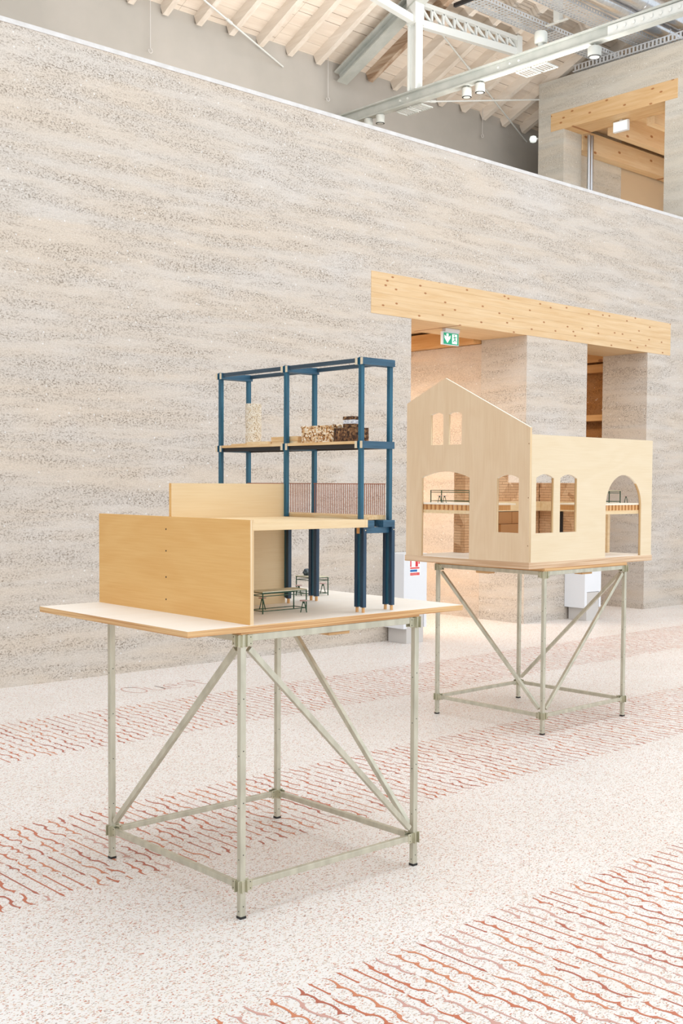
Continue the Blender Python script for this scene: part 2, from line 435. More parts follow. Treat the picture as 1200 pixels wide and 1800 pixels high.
def sheet(outer, holes, thick, mats, axis, at, off, side_mat=1):
    """a flat panel cut from a 2d outline with holes; axis = its thickness axis, at = lower coordinate on that axis"""
    cu = bpy.data.curves.new('outline', 'CURVE'); cu.dimensions = '2D'; cu.fill_mode = 'BOTH'; cu.extrude = thick/2
    for poly in [outer] + holes:
        sp = cu.splines.new('POLY'); sp.points.add(len(poly)-1); sp.use_cyclic_u = True
        for i, p in enumerate(poly): sp.points[i].co = (p[0], p[1], 0, 1)
    ob = bpy.data.objects.new('outline', cu); C.objects.link(ob)
    dg = bpy.context.evaluated_depsgraph_get()
    me = bpy.data.meshes.new_from_object(ob.evaluated_get(dg))
    bpy.data.objects.remove(ob); bpy.data.curves.remove(cu)
    o = Vector(off)
    for v in me.vertices:
        a, b, t = v.co; t += at + thick/2
        v.co = Vector({'x': (t, a, b), 'y': (a, t, b)}[axis]) - o
    me.materials.clear()
    for m in mats: me.materials.append(MT[m])
    bm = bmesh.new(); bm.from_mesh(me)
    bmesh.ops.remove_doubles(bm, verts=bm.verts, dist=1e-6)
    bmesh.ops.recalc_face_normals(bm, faces=bm.faces)
    ai = 'xyz'.index(axis)
    for f in bm.faces:
        f.normal_update()
        f.material_index = 0 if abs(f.normal[ai]) > 0.7 else (side_mat if abs(f.normal.z) < 0.7 else min(2, len(mats)-1))
    bm.to_mesh(me); bm.free()
    return me

def arch(x0, x1, zb, zs, zt, n=12):
    """outline of an opening with a segmental head: bottom zb, springing zs, crown zt"""
    w_ = (x1-x0)/2; h = zt-zs; r = (w_*w_+h*h)/(2*h); cx = (x0+x1)/2; cz = zt-r
    a0 = math.atan2(zs-cz, w_)
    pts = [(x0, zb), (x1, zb)]
    for i in range(n+1):
        a = a0 + (PI-2*a0)*i/n
        pts.append((cx+math.cos(a)*r, cz+math.sin(a)*r))
    return pts

# ================================================================== THE SETTING
D = 9.12; WT = 0.74; ZW = 5.61
floor = struct('floor', MB().box(-8, 26, -5, 14.2, -0.2, 0.0), 'terrazzo', 'pale terrazzo floor with bands of rust red inlaid script')

OP = [(9.389, 11.451), (12.712, 14.128)]; ZL = 3.606; ZLT = 4.061; LX0, LX1 = 8.759, 14.703
wm = MB()
wm.box(-8, OP[0][0], D, D+WT, 0, ZL)
wm.box(OP[0][1], OP[1][0], D, D+WT, 0, ZL)
wm.box(OP[1][1], 26, D, D+WT, 0, ZL)
wm.box(-8, LX0, D, D+WT, ZL, ZLT); wm.box(LX1, 26, D, D+WT, ZL, ZLT)
wm.box(-8, 26, D, D+WT, ZLT, ZW-0.04)
wall = struct('wall_back', wm, 'earth', 'tall rammed earth wall with two openings under a timber lintel')
struct('trim_1', MB().box(-8, 26, D-0.004, D+WT, ZW-0.04, ZW), 'lime', 'thin white lime capping along the rammed earth wall top')
lt = Thing('timber_lintel', 'long knotty spruce lintel spanning both openings of the rammed earth wall', 'lintel', ((LX0+LX1)/2, D, ZL))
for k in range(6):       # glued laminations
    z0 = ZL + (ZLT-ZL)*k/6; z1 = ZL + (ZLT-ZL)*(k+1)/6
    lt.part('lamella', MB().box(LX0, LX1, D-0.003-0.0008*(k % 2), D+WT, z0+0.0004, z1-0.0004), 'lintel')

# cross walls behind the openings
cw = MB().box(OP[0][1]+0.012, OP[0][1]+0.8, D+WT+0.006, 13.4, 0, 3.56)
struct('wall_passage', cw, 'earth_in', 'rammed earth cross wall seen through the wide opening')
cw2 = MB().box(OP[1][1]+0.45, OP[1][1]+1.0, D+WT+0.006, 13.4, 0, 3.6)
struct('wall_recess', cw2, 'earth_shaded', 'rammed earth wall deep in the narrow opening')
pb = MB().box(OP[0][1]-0.14, OP[0][1]+0.1, D+WT+0.01, 13.3, 3.565, 3.75)
single('ceiling_beam', 'orange spruce plate beam on the passage wall behind the exit sign', 'beam', pb, 'spruce', (OP[0][1], 11.5, 3.57))
struct('ceiling_passage', MB().box(7.5, 16, D+WT+0.005, 13.45, 3.78, 3.9), 'spruce_x', 'timber ceiling of the passage behind the wall')
for k in range(3):
    y = 10.5+0.95*k
    single('ceiling_joist', ['spruce joist over the passage, nearest the lintel', 'spruce joist over the passage, middle of three', 'spruce joist over the passage, farthest from the lintel'][k],
           'beam', MB().box(8.2, 14.9, y, y+0.14, 3.755, 3.78), 'spruce_x', (11, y, 3.755), group='passage ceiling joists')
sh = MB().box(14.38, 14.575, 9.9, 11.2, 2.70, 2.79)
single('wall_shelf', 'dark orange timber shelf inside the narrow opening', 'shelf', sh, 'spruce', (14.5, 10.5, 2.70))
hb = Thing('header_boards', 'timber boards above the shelf at the head of the narrow opening', 'board', (14.5, 10.5, 3.42))
hb.part('board', MB().box(14.44, 14.575, 9.9, 11.2, 3.42, 3.54), 'spruce')
hb.part('board', MB().box(14.40, 14.575, 9.9, 11.2, 3.57, 3.72), 'spruce')

# old hall wall + roof
D2 = 13.5; ZP = 8.25; TH = math.radians(24)
struct('wall_far', MB().box(-8, 30, D2, D2+0.4, 0, ZP+0.02), 'plaster', 'old pale plastered hall wall rising behind the earth wall')
ROOF_L = 5.4      # length of the slope that is built
def roof(x, t, up=0.0):     # t metres up the slope from the wall
    return Vector((x, D2 - t*math.cos(TH) - up*math.sin(TH)*1.0, ZP + t*math.sin(TH) + up*math.cos(TH)))
upv = Vector((0, -math.sin(TH)*-1, math.cos(TH)))
nrm = Vector((0, math.sin(TH), math.cos(TH)))   # upward normal of the slope (leans toward +y eaves)
def slab_on_roof(mb, x0, x1, t0, t1, h0, h1):
    v = []
    for h in (h0, h1):
        for x, t in ((x0, t0), (x1, t0), (x1, t1), (x0, t1)):
            v.append(Vector((x, D2 - t*math.cos(TH), ZP + t*math.sin(TH))) + nrm*h)
    mb.add(v, [(3, 2, 1, 0), (4, 5, 6, 7), (0, 1, 5, 4), (1, 2, 6, 5), (2, 3, 7, 6), (3, 0, 4, 7)])
    return mb
cb = MB(); slab_on_roof(cb, -8, 30, -0.4, ROOF_L, 0.045, 0.10)
ceil = struct('ceiling', cb, 'void', 'sloping boarded roof with whitewashed rafters')
RS = 0.55; RX0 = 8.46
rx = [RX0 + RS*i for i in range(-10, 20)]
for i, x in enumerate(rx):
    rb = MB(); slab_on_roof(rb, x-0.045, x+0.045, -0.02 + 0.04*random.random(), ROOF_L, -0.16, 0.0)
    r_ = struct('rafter', rb, 'rafter_brown' if i in (18,) else 'rafter', parent=ceil)
# boards: three-bay lengths, each with its own joints
col = 0; x = rx[0]-0.3
while x < rx[-1]:
    x1 = x + RS*3
    t = -0.3 + random.random()*0.15
    while t < ROOF_L:
        wd = random.choice((0.17, 0.2, 0.22, 0.26)); g = random.choice((0.004, 0.006, 0.012))
        bb = MB(); slab_on_roof(bb, x+0.002, x1-0.002, t, min(t+wd-g, ROOF_L), 0.0, 0.03)
        struct('roof_board', bb, 'roofboard', parent=ceil)
        t += wd
    x = x1; col += 1

# upper rammed earth volume on the right
TX = 16.0; TY0, TY1 = 9.2, 12.55; TZ = 8.58; oy0, oy1 = 10.09, 12.02; oz = 7.72; tw = 0.5
tm = MB()
tm.box(TX, TX+tw, D+WT+0.005, oy0, 3.92, oz); tm.box(TX, TX+tw, oy1, TY1, 3.92, oz)
tm.box(TX, TX+tw, TY0, 9.87, oz, 8.02); tm.box(TX, TX+tw, 12.29, TY1, oz, 8.02)
tm.box(TX, TX+tw, TY0, TY1, 8.02, TZ); tm.box(TX, TX+tw, TY0, D+WT+0.005, ZW+0.001, oz)
tm.box(TX+tw, 17.95, 12.2, TY1, 3.92, 8.3)
struct('wall_right', tm, 'earth_grey', 'upper rammed earth volume with an opening, rising behind the long wall')
single('upper_lintel', 'spruce lintel over the high opening at upper right', 'lintel',
       MB().box(TX-0.004, TX+tw, 9.87, 12.29, oz, 8.02), 'lintel_y', (TX, 11.1, oz), bevel=0.004)
struct('floor_upper', MB().box(TX, 22, D+WT+0.005, 12.2, 3.9, 5.0), 'earth_grey', 'floor of the upper room')
struct('wall_upper', MB().box(19.6, 19.8, 9.3, 12.2, 5.0, 8.4), 'earth_in', 'tan wall at the back of the upper room')
struct('wall_tan', MB().box(17.952, 19.6, 12.24, TY1, 3.92, 8.3), 'tan', 'plain tan panel wall in the upper room')
struct('ceiling_upper', MB().box(TX+tw, 20, 9.3, 12.2, 7.95, 8.1), 'spruce_x', 'timber ceiling of the upper room')
for k, (y0, y1, z0, z1) in enumerate(((12.0, 12.19, 7.46, 7.80), (11.35, 11.5, 7.6, 7.95), (10.6, 10.75, 7.6, 7.95), (9.85, 10.0, 7.6, 7.95))):
    single('upper_joist', ['thick spruce wall beam low inside the high opening', 'spruce ceiling joist inside the high opening, farthest from the camera',
                           'spruce ceiling joist inside the high opening, second from the camera', 'spruce ceiling joist inside the high opening, nearest the camera'][k],
           'beam', MB().box(TX+tw+0.01, 19.59, y0, y1, z0, z1), 'spruce_x', (18, (y0+y1)/2, z0), group='upper room joists')
tp = Thing('steel_tubes', 'pair of vertical steel tubes inside the high opening', 'pipe', (16.57, 11.9, 5.0))
tp.part('tube', MB().tube((16.555, 11.9, 5.0), (16.555, 11.9, 7.7), 0.032, 14), 'tube', smooth=True)
tp.part('tube', MB().tube((16.63, 11.9, 5.0), (16.63, 11.9, 7.7), 0.032, 14), 'tube', smooth=True)
el = Thing('emergency_light', 'white emergency light box under the upper spruce lintel', 'light', (16.3, 11.09, 7.54))
el.part('housing', MB().box(16.27, 16.33, 10.95, 11.23, 7.53, 7.70), 'white', bevel=0.004)
el.part('diffuser', MB().box(16.262, 16.268, 10.965, 11.215, 7.545, 7.685), 'signwhite')
el.part('bracket', MB().box(16.285, 16.315, 11.06, 11.12, 7.70, 7.72), 'grey')

# ------------------------------------------------------------------ floor script bands
def script_line(mb, x, ya, yb, rnd, mats):
    """one line of cut script running along y from ya (far) to yb (near)"""
    y = ya - rnd.random()*0.012
    while y > yb + 0.05:
        L_ = min(rnd.choice((0.12, 0.2, 0.28, 0.36, 0.46)), y-yb)
        if L_ < 0.05: break
        mi = rnd.choices(range(4), (5, 3, 3, 3))[0]
        straight = rnd.random() < 0.22
        n = max(6, int(L_/0.005)); left = []; right = []
        sg = rnd.choice((1, -1)); cuts = [0.0 - rnd.random()*0.05]
        while cuts[-1] < L_: cuts.append(cuts[-1] + rnd.uniform(0.055, 0.125))
        amp = [rnd.uniform(0.010, 0.020)*rnd.choice((1, 1, 1, -0.6)) for _ in cuts]
        for i in range(n+1):
            s = i/n; k_ = max(q_ for q_ in range(len(cuts)) if cuts[q_] <= s*L_ + 1e-9); k_ = min(k_, len(cuts)-2)
            u = (s*L_-cuts[k_])/(cuts[k_+1]-cuts[k_]); A_ = amp[k_]
            if straight: off = 0.0; th = 0.0040 + 0.006*math.exp(-((s-0.10)/0.03)**2) + 0.007*math.exp(-((s-0.93)/0.04)**2)
            else:
                off = sg*(A_*(4*u*(1-u))**0.85*(1.15-0.3*u) - 0.007)
                e = min(u, 1-u); th = 0.0052 + 0.0066*math.exp(-(e/0.11)**2)
                off -= sg*0.005*math.exp(-((1-u)/0.07)**2)
            th *= min(1.0, 0.25+6*min(s, 1-s))
            yy = y - s*L_
            k = 0.35 if sg > 0 else 0.65
            left.append((x+off-th*2*k, yy, 0.0006)); right.append((x+off+th*2*(1-k), yy, 0.0006))
        v = left+right
        f = [(i, i+1, n+1+i+1, n+1+i) for i in range(n)]
        mb.add(v, f, mi)
        y -= L_ + rnd.uniform(0.008, 0.03)
rnd = random.Random(3)
RM = ['rust', 'mauve', 'rust2', 'rust3']
bands = ((1.95, 3.015, 1.0, 7.4, 6.6), (4.33, 5.40, 1.5, 16.0, 9.6), (6.65, 7.78, 2.6, 19.0, 8.6))
for yb, ya, xa, xb, xsplit in bands:
    x = xa; rest = MB()
    while x < xb:
        if x < xsplit:
            mb = MB(); script_line(mb, x, ya, yb, rnd, RM)
            o = bpy.data.objects.new('inlay_line', mesh_of('inlay_line', mb, RM, fix=False)); C.objects.link(o); o.parent = floor
        else: script_line(rest, x, ya, yb, rnd, RM)
        x += rnd.uniform(0.062, 0.076)
    if rest.v:
        o = bpy.data.objects.new('inlay_script', mesh_of('inlay_script', rest, RM, fix=False)); C.objects.link(o); o.parent = floor; o['kind'] = 'stuff'
# the word Ouest, thin cursive outline
def stroke(mb, pts, wdt, z):
    n = len(pts); v = []
    for i, p in enumerate(pts):
        a = Vector(pts[max(i-1, 0)]); b = Vector(pts[min(i+1, n-1)]); d = (b-a).normalized(); nn = Vector((-d.y, d.x))
        v += [(p[0]+nn.x*wdt/2, p[1]+nn.y*wdt/2, z), (p[0]-nn.x*wdt/2, p[1]-nn.y*wdt/2, z)]
    mb.add(v, [(2*i, 2*i+2, 2*i+3, 2*i+1) for i in range(n-1)], 0)
def ell(cx, cy, rx_, ry_, a0, a1, n=18): return [(cx+rx_*math.cos(math.radians(a0+(a1-a0)*i/n)), cy+ry_*math.sin(math.radians(a0+(a1-a0)*i/n))) for i in range(n+1)]
word = MB(); ox, oy = 5.16, 8.17
H_ = 0.24
def put(pts): stroke(word, [(ox+p[0], oy+p[1]) for p in pts], 0.013, 0.0007)
put(ell(0.09, 0.15, 0.085, 0.15, 90, 450, 26) + [(0.15, 0.27), (0.19, 0.25)])                       # O
put([(0.22, 0.2), (0.22, 0.08)] + ell(0.275, 0.08, 0.055, 0.08, 180, 360, 12) + [(0.33, 0.2), (0.33, 0.03), (0.36, 0.0)])  # u
put([(0.39, 0.11), (0.49, 0.11)] + ell(0.44, 0.1, 0.055, 0.1, 5, 310, 20))                          # e
put(ell(0.585, 0.15, 0.042, 0.05, 20, 270, 12) + ell(0.585, 0.05, 0.042, 0.05, 90, -160, 12))       # s
put([(0.71, 0.29), (0.71, 0.06)] + ell(0.765, 0.06, 0.055, 0.06, 180, 300, 8)); put([(0.65, 0.2), (0.80, 0.2)])  # t
o = bpy.data.objects.new('inlay_word', mesh_of('inlay_word', word, ['mauve'], fix=False)); C.objects.link(o); o.parent = floor
o['label'] = 'word Ouest inlaid in thin pink script'

# ================================================================== EXHIBITION TABLES
S1, S2, LEG, PW = 0.9868, 0.9939, 1.148, 0.0265
def steel_table(fr, label, braces, tabletop):
    t = Thing('exhibition_table', label, 'table', (S1/2, S2/2, 0), fr, 'galvanised exhibition tables')
    h = PW/2
    corners = {'f': (h, h), 'l': (h, S2+h), 'r': (S1+h, h), 'b': (S1+h, S2+h)}
    for k, (x, y) in corners.items():
        p = t.part('post', MB().box(x-h, x+h, y-h, y+h, 0.007, LEG), 'galv', bevel=0.003)
        t.part('foot_cap', MB().box(x-h-0.001, x+h+0.001, y-h-0.001, y+h+0.001, 0, 0.010), 'black', parent=p)
        hm = MB()
        for z in (0.03, 0.24, 0.45, 0.66, 0.87):
            hm.tube((x-h-0.0006, y, z), (x-h+0.001, y, z), 0.0026, 8); hm.tube((x, y-h-0.0006, z+0.02), (x, y-h+0.001, z+0.02), 0.0026, 8)
        t.part('bolt_holes', hm, 'black', parent=p, kind='stuff')
    inner = h+0.012
    for z, nm in ((0.133, 'lower_rail'), (LEG-0.0155, 'upper_rail')):
        hh = 0.025 if nm == 'lower_rail' else 0.029
        for y in (h, S2+h): t.part(nm, MB().box(inner+h, S1+h-inner, y-0.0115, y+0.0115, z-hh/2, z+hh/2), 'galv', bevel=0.002)
        for x in (h, S1+h): t.part(nm, MB().box(x-0.0115, x+0.0115, inner+h, S2+h-inner, z-hh/2, z+hh/2), 'galv', bevel=0.002)
    for a, b in braces:        # a: high end, b: low end
        pa, pb_ = Vector((*corners[a], 0)), Vector((*corners[b], 0)); d = (pb_-pa).normalized()
        p = pa + d*0.035 + Vector((0, 0, LEG-0.06)); q = pb_ - d*0.030 + Vector((0, 0, 0.178))
        t.part('brace', MB().bar(p, q, 0.023, 0.024), 'galv', bevel=0.002)
    # cast clamps at every joint: sleeve, rail cheeks and the lugs that stand out of it
    for k, (x, y) in corners.items():
        sx = 1 if x < S1/2 else -1; sy = 1 if y < S2/2 else -1
        for z0 in (0.107, LEG-0.050):
            c = MB(); z1 = z0+0.050; e = h+0.0025
            c.box(x-e, x+e, y-e, y+e, z0+0.004, z1-0.004)
            for s2 in (-1, 1):
                c.box(min(x, x+sx*0.046), max(x, x+sx*0.046), y+s2*0.0125-0.0015, y+s2*0.0125+0.0015, z0+0.003, z1-0.003)
                c.box(x+s2*0.0125-0.0015, x+s2*0.0125+0.0015, min(y, y+sy*0.046), max(y, y+sy*0.046), z0+0.003, z1-0.003)
                # lugs outward
                c.box(min(x, x-sx*0.026), max(x, x-sx*0.026), y+s2*0.0125-0.0018, y+s2*0.0125+0.0018, z0, z1)
                c.box(x+s2*0.0125-0.0018, x+s2*0.0125+0.0018, min(y, y-sy*0.026), max(y, y-sy*0.026), z0, z1)
            cl = t.part('corner_clamp', c, 'clamp', bevel=0.0015)
            bh = MB()
            for zz in (z0+0.012, z0+0.038):
                for s2 in (0.5, 1.6):
                    bh.tube((x+sx*0.022*s2, y-0.0147, zz), (x+sx*0.022*s2, y-0.0135, zz), 0.0022, 8)
                    bh.tube((x-0.0147, y+sy*0.022*s2, zz), (x-0.0135, y+sy*0.022*s2, zz), 0.0022, 8)
            t.part('bolts', bh, 'black', parent=cl, kind='stuff')
    sp0, sp1, b0, b1, bx = tabletop
    t.part('packing_sheet', MB().box(0.0, S1+PW, 0.0, S2+PW, sp0, sp1), 'edge_z', label='thin orange plywood packing sheet')
    x0, x1, y0, y1 = bx
    em = 'edge_z' if b1-b0 < 0.03 else 'edge_z2'
    t.part('tabletop', MB().box(x0, x1, y0, y1, b0, b1, (1, 0, 1, 1, 1, 1)), ['ply_top', em], bevel=0.0012, label='pale birch plywood tabletop')
    for p0, p1 in (((0.50, 0.02), (0.62, 0.09)), ((0.02, 0.50), (0.09, 0.62))):
        t.part('cleat', MB().box(p0[0], p1[0], p0[1]+0.02, p1[1]+0.02, LEG-0.048, LEG-0.0312).box(p0[0]+.02, p1[0]-.02, p0[1]+0.03, p1[1]+0.01, LEG-0.032, sp0), 'edge_z')
    return t
T1 = Frame(2.78624, 3.63216, -0.3823)
T2 = Frame(6.44724, 4.95467, 0.4893)
Z1 = 1.183
steel_table(T1, 'galvanised steel tube table nearest the camera, carrying the blue frame model',
            (('f', 'l'), ('f', 'r'), ('b', 'r')), (LEG, 1.1575, 1.158, Z1, (-0.262, 1.297, -0.010, 1.172)))
Z2 = 1.2135
steel_table(T2, 'galvanised steel tube table farther back, carrying the plywood house model',
            (('l', 'f'), ('r', 'f'), ('r', 'b')), (LEG, 1.1675, 1.168, Z2, (-0.165, 1.368, 0.010, 1.19)))

# ================================================================== MODEL 1
pm = Thing('plywood_room_model', 'honey plywood room model of two upright panels and a pale slab on the near table', 'model', (0.38, 0.5, Z1), T1)
ZS0, ZS1 = 1.5605, 1.5935
a = MB()
a.prism([(0.045, Z1), (0.063, Z1), (0.063, ZS0), (0.0555, ZS0), (0.0555, ZS1), (0.063, ZS1), (0.063, 1.603), (0.045, 1.603)], 'y', 0.0, 0.586, 1, 0)
a.prism([(0.045, Z1), (0.063, Z1), (0.063, 1.603), (0.045, 1.603)], 'y', 0.586, 1.168, 1, 0)
pa = pm.part('panel', a, ['ply_amber', 'edge_x'], label='amber plywood panel with four screws')
for y, z in ((0.601, 1.5475), (0.601, 1.4528), (0.601, 1.338), (0.601, 1.2404)):
    pm.part('screw', MB().tube((0.0443, y, z), (0.046, y, z), 0.0038, 10), 'black', parent=pa)
pm.part('panel', MB().box(0.0635, 0.705, 0.587, 0.605, Z1, 1.748, (1, 1, 0, 1, 0, 2)), ['ply_honey', 'edge_y', 'ply_amber'], label='honey plywood panel set crosswise')
sl = pm.part('floor_slab', MB().box(0.0560, 0.672, 0.0, 0.5865, ZS0, ZS1), 'slab', bevel=0.0008)
pm.part('end_strip', MB().box(0.6725, 0.688, 0.0, 0.5865, ZS0, ZS1), 'slab', bevel=0.0008)

bf = Thing('blue_frame_model', 'blue stained timber shelf frame model with copper railing on the near table', 'model', (0.79, 0.58, Z1), T1)
PX = (0.705, 0.879); PY = (0.0646, 0.5809, 1.1008); c2 = 0.0096
for y in PY:
    for x in PX:
        bf.part('post', MB().box(x-c2, x+c2, y-c2, y+c2, ZS1+0.001 if x < 0.8 else 1.589, 2.304), 'blue', bevel=0.0008)
        for s in (-1, 1):
            yy = y+s*0.0195
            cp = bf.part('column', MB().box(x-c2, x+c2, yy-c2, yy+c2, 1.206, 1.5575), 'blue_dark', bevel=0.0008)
            bf.part('dowel_foot', MB().tube((x, yy, Z1), (x, yy, 1.2065), 0.0068, 14), 'dowel', parent=cp, smooth=True)
            if s < 0: bf.part('screw', MB().tube((x+0.002, yy-c2-0.0012, 1.546), (x+0.002, yy-c2, 1.546), 0.0028, 10), 'endgrain', parent=cp)
        bf.part('filler', MB().box(x-0.0055, x+0.0055, y-0.0098, y+0.0098, 1.21, 1.5305), 'blue')
    # twin cross beams gripping the posts, pale end grain toward the front
    for z0, z1 in ((2.2705, 2.301), (1.906, 1.9375)):
        for s in (-1, 1):
            yc = y+s*0.0172
            bf.part('cross_beam', MB().box(0.6885, 0.8865, yc-0.0081, yc+0.0081, z0, z1, (0, 0, 0, 0, 0, 1)), ['blue_x', 'endgrain'], bevel=0.0006)
    bf.part('tie_beam', MB().box(0.690, 0.897, y-0.0098, y+0.0098, 1.531, 1.5575, (0, 0, 0, 0, 0, 1)), ['blue_x', 'dowel'])
for k in range(2):
    y0, y1 = PY[k]+0.0258, PY[k+1]-0.0258
    for x in PX:
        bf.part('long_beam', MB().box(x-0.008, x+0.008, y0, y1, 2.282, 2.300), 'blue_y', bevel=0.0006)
        bf.part('long_beam', MB().box(x-0.006, x+0.008, y0, y1, 1.9065, 1.9245), 'near_black')
    bf.part('shelf', MB().box(0.690, 0.885, y0, y1, 1.9250, 1.9375), 'maple', bevel=0.0006)
for x0, x1 in ((0.6895, 0.7600), (0.8146, 0.887)):
    bf.part('bearer', MB().box(x0, x1, 0.0346, 1.131, 1.558, 1.5885), 'blue_x', bevel=0.0008)
for k in range(2):
    y0 = (0.076, 0.594)[k]; y1 = (0.568, 1.09)[k]
    bf.part('deck', MB().box(0.7155, 0.8680, y0, y1, 1.5895, 1.6095), 'maple', bevel=0.0006)
    rl = bf.part('top_rail', MB().box(0.863, 0.868, y0, y1, 1.7475, 1.7515), 'copper')
    n = 38; bar = None
    for i in range(n):
        yy = y0+0.006+(y1-y0-0.012)*i/(n-1)
        if bar is None:
            b_ = bf.part('baluster', MB().tube((0.8655, yy, 1.6095), (0.8655, yy, 1.7478), 0.0019, 6), 'copper', parent=rl); bar = (b_, yy)
        else:
            b_ = bar[0].copy(); C.objects.link(b_); b_.parent = rl; b_.location = (0, yy-bar[1], 0)

# things lying on the shelves
zs = 1.9375
def rough_box(x0, x1, y0, y1, z0, z1, amp, fq, seed, n=18):
    mb = MB(); bm = bmesh.new(); bmesh.ops.create_cube(bm, size=1.0)
    bmesh.ops.subdivide_edges(bm, edges=bm.edges[:], cuts=n, use_grid_fill=True)
    vs_ = []
    for v in bm.verts:
        p = Vector(((v.co.x+0.5)*(x1-x0)+x0, (v.co.y+0.5)*(y1-y0)+y0, (v.co.z+0.5)*(z1-z0)+z0))
        d = noise.noise_vector(p*fq+Vector((seed, seed, seed)))*amp
        if v.co.z > -0.49: p += d
        else: p += Vector((d.x, d.y, 0))
        p.z = max(p.z, z0); vs_.append(p)
    bm.verts.index_update()
    fs = [tuple(v.index for v in f.verts) for f in bm.faces]; bm.free()
    mb.add(vs_, fs); return mb
cyl = MB()
prof = [(0.0395+0.0012*math.sin(i*2.1), 0.207*i/14) for i in range(15)]
cyl.lathe((0.79, 0.945, zs), prof, 40)
for i, v in enumerate(cyl.v):
    d = noise.noise_vector(Vector(v)*90)*0.0028
    cyl.v[i] = (v[0]+d.x, v[1]+d.y, max(zs, v[2]+d.z))
single('seashell_cylinder', 'upright whitish crushed shell cylinder on the blue frame shelf', 'material sample', cyl, 'shell', (0.79, 0.945, zs), T1)
single('straw_bale', 'lumpy tan and white shredded fibre bale on the blue frame shelf', 'material sample', rough_box(0.715, 0.80, 0.268, 0.487, zs, 2.014, 0.0075, 55, 1), 'bale', (0.757, 0.38, zs), T1)
single('cork_block', 'dark brown agglomerate block beside the tan bale', 'material sample', rough_box(0.722, 0.80, 0.117, 0.262, zs, 2.000, 0.0022, 80, 5, 12), 'darkcork', (0.76, 0.19, zs), T1)
lb = Thing('layered_block', 'small brown block with a white middle band on top of the dark block', 'material sample', (0.765, 0.175, 2.0015), T1)
lb.part('layer', rough_box(0.735, 0.795, 0.152, 0.218, 2.0025, 2.018, 0.001, 90, 2, 6), 'darkcork')
lb.part('layer', rough_box(0.736, 0.794, 0.153, 0.217, 2.018, 2.036, 0.001, 90, 3, 6), 'whiteband', label='white speckled band')
lb.part('layer', rough_box(0.735, 0.795, 0.152, 0.218, 2.036, 2.051, 0.001, 90, 4, 6), 'darkcork')
for nm, lab, (x0, x1, y0, y1, z0, z1), m in (
        ('wood_plank', 'thin low pale plank lying beside the shell cylinder', (0.700, 0.738, 0.885, 1.01, zs, zs+0.007), 'maple'),
        ('wood_plank', 'thicker pale plank in front of the shell cylinder', (0.702, 0.742, 0.722, 0.885, zs, zs+0.014), 'slab'),
        ('wood_plank', 'lower pale plank of the two piled by the middle blue post', (0.722, 0.762, 0.520, 0.712, zs, zs+0.012), 'slab'),
        ('wood_plank', 'upper pale plank of the two piled by the middle blue post', (0.720, 0.762, 0.516, 0.716, zs+0.0122, zs+0.034), 'maple')):
    single(nm, lab, 'plank', MB().box(x0, x1, y0, y1, z0, z1), m, ((x0+x1)/2, (y0+y1)/2, z0), T1, group='sample planks on the shelf', bevel=0.0008)

# dolls'-house size furniture
def mini_table(fr, label, base, lx, ly, h=0.097, top='greentop', deg=0, thick=0.0024):
    t = Thing('miniature_table', label, 'table', base, fr, 'miniature green tables')
    bx, by, bz = base; x0, x1, y0, y1 = bx-lx/2, bx+lx/2, by-ly/2, by+ly/2
    r = thick
    for x in (x0, x1):
        for y in (y0, y1): t.part('leg', MB().box(x-r/1.2, x+r/1.2, y-r/1.2, y+r/1.2, bz, bz+h-0.004), 'green')
    for z, nm in ((bz+h-0.006, 'top_frame'), (bz+h-0.020, 'frame_rail'), (bz+0.012, 'foot_rail')):
        m = MB()
        for y in (y0, y1): m.box(x0, x1, y-r/1.5, y+r/1.5, z-r/1.5, z+r/1.5)
        for x in (x0, x1): m.box(x-r/1.5, x+r/1.5, y0, y1, z-r/1.5, z+r/1.5)
        t.part(nm, m, 'green')
    if top: t.part('tabletop', MB().box(x0-0.004, x1+0.004, y0-0.004, y1+0.004, bz+h-0.0039, bz+h), top, label='pale tabletop')
    return t
def mini_stool(fr, label, base, deg=0):
    t = Thing('miniature_stool', label, 'stool', base, fr, 'miniature green stools')
    bx, by, bz = base; h = 0.054; ca, sa = math.cos(math.radians(deg)), math.sin(math.radians(deg))
    t.part('seat', MB().lathe((bx, by, bz+h-0.004), [(0.0165, 0), (0.0180, 0.001), (0.0180, 0.003), (0.0172, 0.004)], 20), 'pinkseat', smooth=True)
    t.part('hub', MB().tube((bx, by, bz+h-0.014), (bx, by, bz+h-0.004), 0.006, 10), 'green')
    for i, j in ((-1, -1), (1, -1), (1, 1), (-1, 1)):
        ux, uy = i*0.0135, j*0.0035
        t.part('leg', MB().bar((bx+0.2*(ca*ux-sa*uy), by+0.2*(sa*ux+ca*uy), bz+h-0.006), (bx+ca*ux-sa*uy, by+sa*ux+ca*uy, bz), 0.0040, 0.0034), 'green')
    return t
mini_table(T1, 'miniature green framed table nearest the amber panel', (0.449, 0.3195, Z1), 0.247, 0.088)
mini_table(T1, 'miniature green framed table with a grey stone on it', (1.0625, 0.8075, Z1), 0.092, 0.14)
mini_stool(T1, 'miniature stool standing behind the near green table at its left leg', (0.4411, 0.4252, Z1), -42)
mini_stool(T1, 'miniature stool standing in front of the near green table', (0.5103, 0.2201, Z1), -42)
mini_stool(T1, 'miniature stool left of the green table with the stone', (0.980, 0.815, Z1), -42)
mini_stool(T1, 'miniature stool at the right end of the green table with the stone', (1.152, 0.826, Z1), -42)
st = MB(); bm = bmesh.new(); bmesh.ops.create_icosphere(bm, subdivisions=3, radius=1.0)
sv = []
